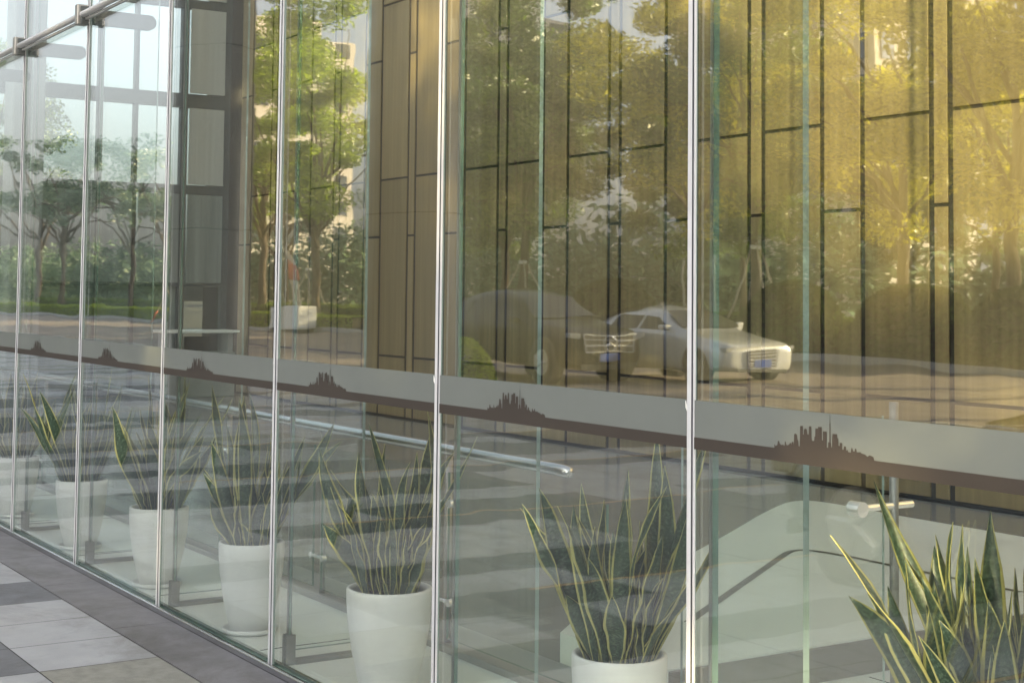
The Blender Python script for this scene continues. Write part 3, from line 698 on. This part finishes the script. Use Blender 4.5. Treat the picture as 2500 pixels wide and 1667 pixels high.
# ------------------------------------------------------------------ cars
def car(name, lab, L, st, paint, win, grille, loc, rz=0, wheelx=(.85, 3.65), wr=.34, bumper=True):
    """st: stations (x back from the nose, zlow, zbelt, ztop, half width body, half width roof)"""
    t = thing(name, lab, 'car', loc, rz)
    V_ = []; F_ = []; m = 15
    for (x, zl, zb, zt, hb, hr) in st:
        sec = [(0, zl), (hb*.8, zl), (hb*.97, zl+.1), (hb, zl+(zb-zl)*.45), (hb*.985, zb-.04), (hb*.94, zb), (hr+(hb*.94-hr)*.08 if zt > zb+.2 else hr, zt-(.10 if zt > zb+.2 else .02)), (hr*.8, zt-.015), (0, zt)]
        full = [(-y, z) for y, z in sec[::-1]][:-1] + sec
        full = full[:-1] if False else full
        V_ += [(-x, y, z) for y, z in full]
    k = len(V_)//len(st)
    for i in range(len(st)-1):
        for j in range(k-1):
            a = i*k+j; F_.append((a, a+1, a+k+1, a+k))
        F_.append((i*k+k-1, i*k, i*k+k, i*k+2*k-1))
    F_.append(tuple(range(k))[::-1]); F_.append(tuple(range((len(st)-1)*k, len(st)*k)))
    MB().add(V_, F_).build('body', paint, t, smooth=True, sub=2)
    def at(x):
        for a, b in zip(st[:-1], st[1:]):
            if a[0] <= x <= b[0]:
                f = (x-a[0])/(b[0]-a[0]); return [a[i]+(b[i]-a[i])*f for i in range(6)]
    for s in (-1, 1):       # side windows
        for (xa, xb, xc, xd) in win:
            pts = []
            for xx, fr in ((xa, .06), (xb, .06), (xc, .8), (xd, .8)):
                q = at(xx); z = q[2]+(q[3]-.06-q[2])*fr; y = (q[4]*.94+(q[5]-q[4]*.94)*fr)*1.0+.012
                pts.append((-xx, s*y, z))
            g = MB(); g.add(pts + [(p[0], p[1]-s*.02, p[2]) for p in pts], [(0, 1, 2, 3), (4, 7, 6, 5), (0, 4, 5, 1), (1, 5, 6, 2), (2, 6, 7, 3), (3, 7, 4, 0)]); g.build('side_window', M['carglass'], t, bevel=.01)
    # windscreen and rear window
    for xa, xb, nm in ((grille['ws'][0], grille['ws'][1], 'windscreen'), (grille['rw'][0], grille['rw'][1], 'rear_window')):
        a, b = at(xa), at(xb); sg = 1 if xa < xb else -1
        g = MB(); up = .022
        pts = [(-xa, -a[4]*.80, a[3]+up), (-xa, a[4]*.80, a[3]+up), (-xb, b[5]*.86, b[3]-.01+up), (-xb, -b[5]*.86, b[3]-.01+up)]
        g.add(pts + [(p[0], p[1], p[2]-.02) for p in pts], [(0, 1, 2, 3), (4, 7, 6, 5), (0, 4, 5, 1), (1, 5, 6, 2), (2, 6, 7, 3), (3, 7, 4, 0)]); g.build(nm, M['carglass'], t)
    hb = max(s[4] for s in st)
    for wx in wheelx:
        for s in (-1, 1):
            g = MB(); g.tube([(-wx, s*(hb-.20), wr), (-wx, s*(hb+.005), wr)], wr+.045, 28); g.build('wheel_arch', M['gasket'], t)
            g = MB(); g.tube([(-wx, s*(hb-.2), wr), (-wx, s*(hb-.01), wr), (-wx, s*(hb+.015), wr)], [wr, wr, wr*.93], 28); w_ = g.build('wheel', M['rubber'], t, smooth=False)
            g = MB(); g.tube([(-wx, s*(hb+.012), wr), (-wx, s*(hb+.022), wr)], wr*.64, 24); g.build('rim', M['dull_steel'], w_)
            g = MB()
            for q in range(5):
                a = q*2*math.pi/5; g.tube([(-wx, s*(hb+.025), wr), (-wx+wr*.6*math.cos(a), s*(hb+.025), wr+wr*.6*math.sin(a))], .028, 6)
            g.build('spokes', M['dull_steel'], w_)
    gz = grille
    for s in (-1, 1):
        g = MB(); y0, y1 = gz['lampy']; g.prism([(s*y0, gz['lz']-.05), (s*y1, gz['lz']-.02), (s*y1, gz['lz']+.07), (s*y0, gz['lz']+.06)], 0, -.22, gz['lx']); g.build('headlight', M['lamp'], t, bevel=.015)
        g = MB(); g.box(-gz['ws'][0]-.42, -gz['ws'][0]-.2, s*(hb*.95), s*(hb*.95)+s*.16, gz['mz'], gz['mz']+.11) if s > 0 else g.box(-gz['ws'][0]-.42, -gz['ws'][0]-.2, s*hb*.95-.16, s*hb*.95, gz['mz'], gz['mz']+.11)
        g.build('wing_mirror', paint, t, bevel=.03)
    g = MB(); g.box(.0, .02, -gz['w'], gz['w'], gz['z0'], gz['z1']); gr = g.build('grille', M['gasket'], t, bevel=.01)
    g = MB(); nb = gz['bars']
    for i in range(nb):
        z = gz['z0'] + (gz['z1']-gz['z0'])*(i)/(nb-1); g.box(.02, .035, -gz['w'], gz['w'], z-.012, z+.012)
    g.tube([(.03, -gz['w'], gz['z0']), (.03, -gz['w']-.03, gz['z1'])], .014, 6); g.tube([(.03, gz['w'], gz['z0']), (.03, gz['w']+.03, gz['z1'])], .014, 6)
    g.build('grille_bars', M['chrome'], gr)
    if gz.get('emblem'):
        g = MB(); zc = (gz['z0']+gz['z1'])/2; rr_ = .15
        g.tube([(.045, rr_*math.cos(a*math.pi/12), zc+rr_*math.sin(a*math.pi/12)) for a in range(25)], .012, 6)
        for a in (90, 210, 330): g.tube([(.045, 0, zc), (.045, rr_*math.cos(R(a)), zc+rr_*math.sin(R(a)))], .011, 6)
        g.build('emblem', M['chrome'], gr)
    g = MB(); g.box(.03, .045, -.22, .22, gz['pz'], gz['pz']+.14); g.build('number_plate', M['plate'], t, bevel=.004)
    g = MB(); g.box(-.01, .012, -hb*.7, hb*.7, gz['pz']-.14, gz['pz']-.05); g.build('lower_intake', M['gasket'], t, bevel=.01)
    return t
sedan = [(0, .28, .60, .68, .70, .56), (.05, .22, .68, .76, .84, .70), (.3, .19, .75, .84, .89, .76), (.9, .19, .83, .93, .905, .78), (1.35, .19, .88, .97, .91, .76), (1.6, .19, .91, 1.04, .91, .72), (2.25, .19, .93, 1.37, .91, .60), (2.8, .19, .94, 1.44, .91, .59), (3.4, .19, .95, 1.42, .91, .58), (3.9, .20, .97, 1.24, .90, .60), (4.35, .22, .96, 1.04, .88, .68), (4.7, .26, .90, .98, .82, .66), (4.8, .36, .8, .86, .68, .5)]
car('silver_sedan', 'silver saloon car reflected behind the thick joint strip, facing right', 4.8, sedan, M['silver'], [(1.75, 2.7, 2.68, 2.3), (2.78, 3.7, 3.45, 2.76)],
    dict(ws=(1.48, 2.2), rw=(4.2, 3.5), w=.36, z0=.36, z1=.64, bars=7, lampy=(.5, .84), lz=.64, lx=-.04, mz=.95, pz=.36), (-20.6, -16.3, 0))
suv = [(0, .36, .74, .80, .62, .5), (.06, .28, .82, .90, .84, .7), (.35, .25, .90, 1.02, .92, .78), (.9, .25, .98, 1.10, .94, .8), (1.3, .25, 1.04, 1.15, .945, .8), (1.5, .25, 1.06, 1.24, .945, .76), (2.1, .25, 1.08, 1.60, .945, .68), (2.7, .25, 1.09, 1.71, .945, .67), (3.6, .25, 1.10, 1.71, .945, .66), (4.3, .26, 1.11, 1.62, .94, .64), (4.7, .3, 1.10, 1.30, .90, .66), (4.88, .4, 1.0, 1.1, .82, .6)]
car('black_off_roader', 'black off roader reflected left of the silver car, round emblem on its chrome barred grille', 4.9, suv, M['black'], [(1.7, 2.6, 2.6, 2.1), (2.68, 3.6, 3.55, 2.68), (3.68, 4.4, 4.2, 3.66)],
    dict(ws=(1.4, 2.05), rw=(4.72, 4.35), w=.56, z0=.60, z1=.90, bars=4, lampy=(.6, .86), lz=.84, lx=-.04, mz=1.08, pz=.42, emblem=True), (-22.5, -14.15, 0), wr=.38)
coupe = [(0, .30, .55, .58, .60, .45), (.06, .20, .60, .64, .80, .6), (.4, .16, .66, .76, .90, .76), (1.0, .16, .74, .85, .93, .78), (1.5, .16, .80, .91, .93, .76), (1.75, .16, .82, .97, .93, .70), (2.4, .16, .84, 1.19, .93, .58), (3.0, .16, .85, 1.24, .93, .56), (3.6, .17, .87, 1.15, .93, .58), (4.1, .2, .88, .99, .92, .64), (4.4, .24, .84, .92, .86, .66), (4.5, .34, .74, .8, .72, .5)]
car('blue_coupe', 'low dark blue coupe reflected at the right edge behind the printed band', 4.5, coupe, M['blue'], [(1.95, 3.5, 3.3, 2.45)],
    dict(ws=(1.6, 2.35), rw=(4.0, 3.2), w=.4, z0=.34, z1=.56, bars=4, lampy=(.52, .84), lz=.58, lx=-.05, mz=.86, pz=.30), (-6.9, -4.5, 0), R(180))

# ------------------------------------------------------------------ light, sky, camera
w = bpy.data.worlds.new('World'); bpy.context.scene.world = w; w.use_nodes = True
SE, SA = R(17), Vector((.35, -.94, 0)).normalized()
sk = w.node_tree.nodes.new('ShaderNodeTexSky'); sk.sky_type = 'NISHITA'; sk.sun_disc = False; sk.sun_elevation = SE
sk.sun_rotation = math.atan2(SA.x, SA.y); sk.dust_density = 5.; sk.air_density = 1.; sk.ozone_density = 1.5
bg = w.node_tree.nodes['Background']; hs = w.node_tree.nodes.new('ShaderNodeHueSaturation'); hs.inputs['Saturation'].default_value = .35; w.node_tree.links.new(sk.outputs[0], hs.inputs['Color']); w.node_tree.links.new(hs.outputs[0], bg.inputs[0]); bg.inputs[1].default_value = .15
sl = bpy.data.lights.new('sun', 'SUN'); sl.energy = 5.0; sl.angle = R(.55); sl.color = (1., .79, .38)
so = bpy.data.objects.new('sun', sl); C.objects.link(so)
dv = -Vector((SA.x*math.cos(SE), SA.y*math.cos(SE), math.sin(SE)))
so.rotation_euler = dv.to_track_quat('-Z', 'Y').to_euler()

cam = bpy.data.cameras.new('camera'); co = bpy.data.objects.new('camera', cam); C.objects.link(co); bpy.context.scene.camera = co
Rm = Matrix(((.5432729, .04072214, .83856798), (.83949394, -.03851005, -.54200268), (.01022179, .99842811, -.05510746)))
co.matrix_world = Matrix.Translation((0, -D, 1.6)) @ Rm.to_4x4()
cam.sensor_width = 36; cam.lens = 36*3666/2500; cam.shift_x = 0; cam.shift_y = -(833.5-519)/2500
cam.clip_start = .05; cam.clip_end = 2000
sc = bpy.context.scene
sc.view_settings.view_transform = 'Standard'; sc.view_settings.look = 'None'; sc.view_settings.exposure = 1.8; sc.view_settings.gamma = 1
sc.render.engine = 'CYCLES'; sc.cycles.transparent_max_bounces = 24; sc.cycles.max_bounces = 8; sc.cycles.glossy_bounces = 5; sc.cycles.diffuse_bounces = 3
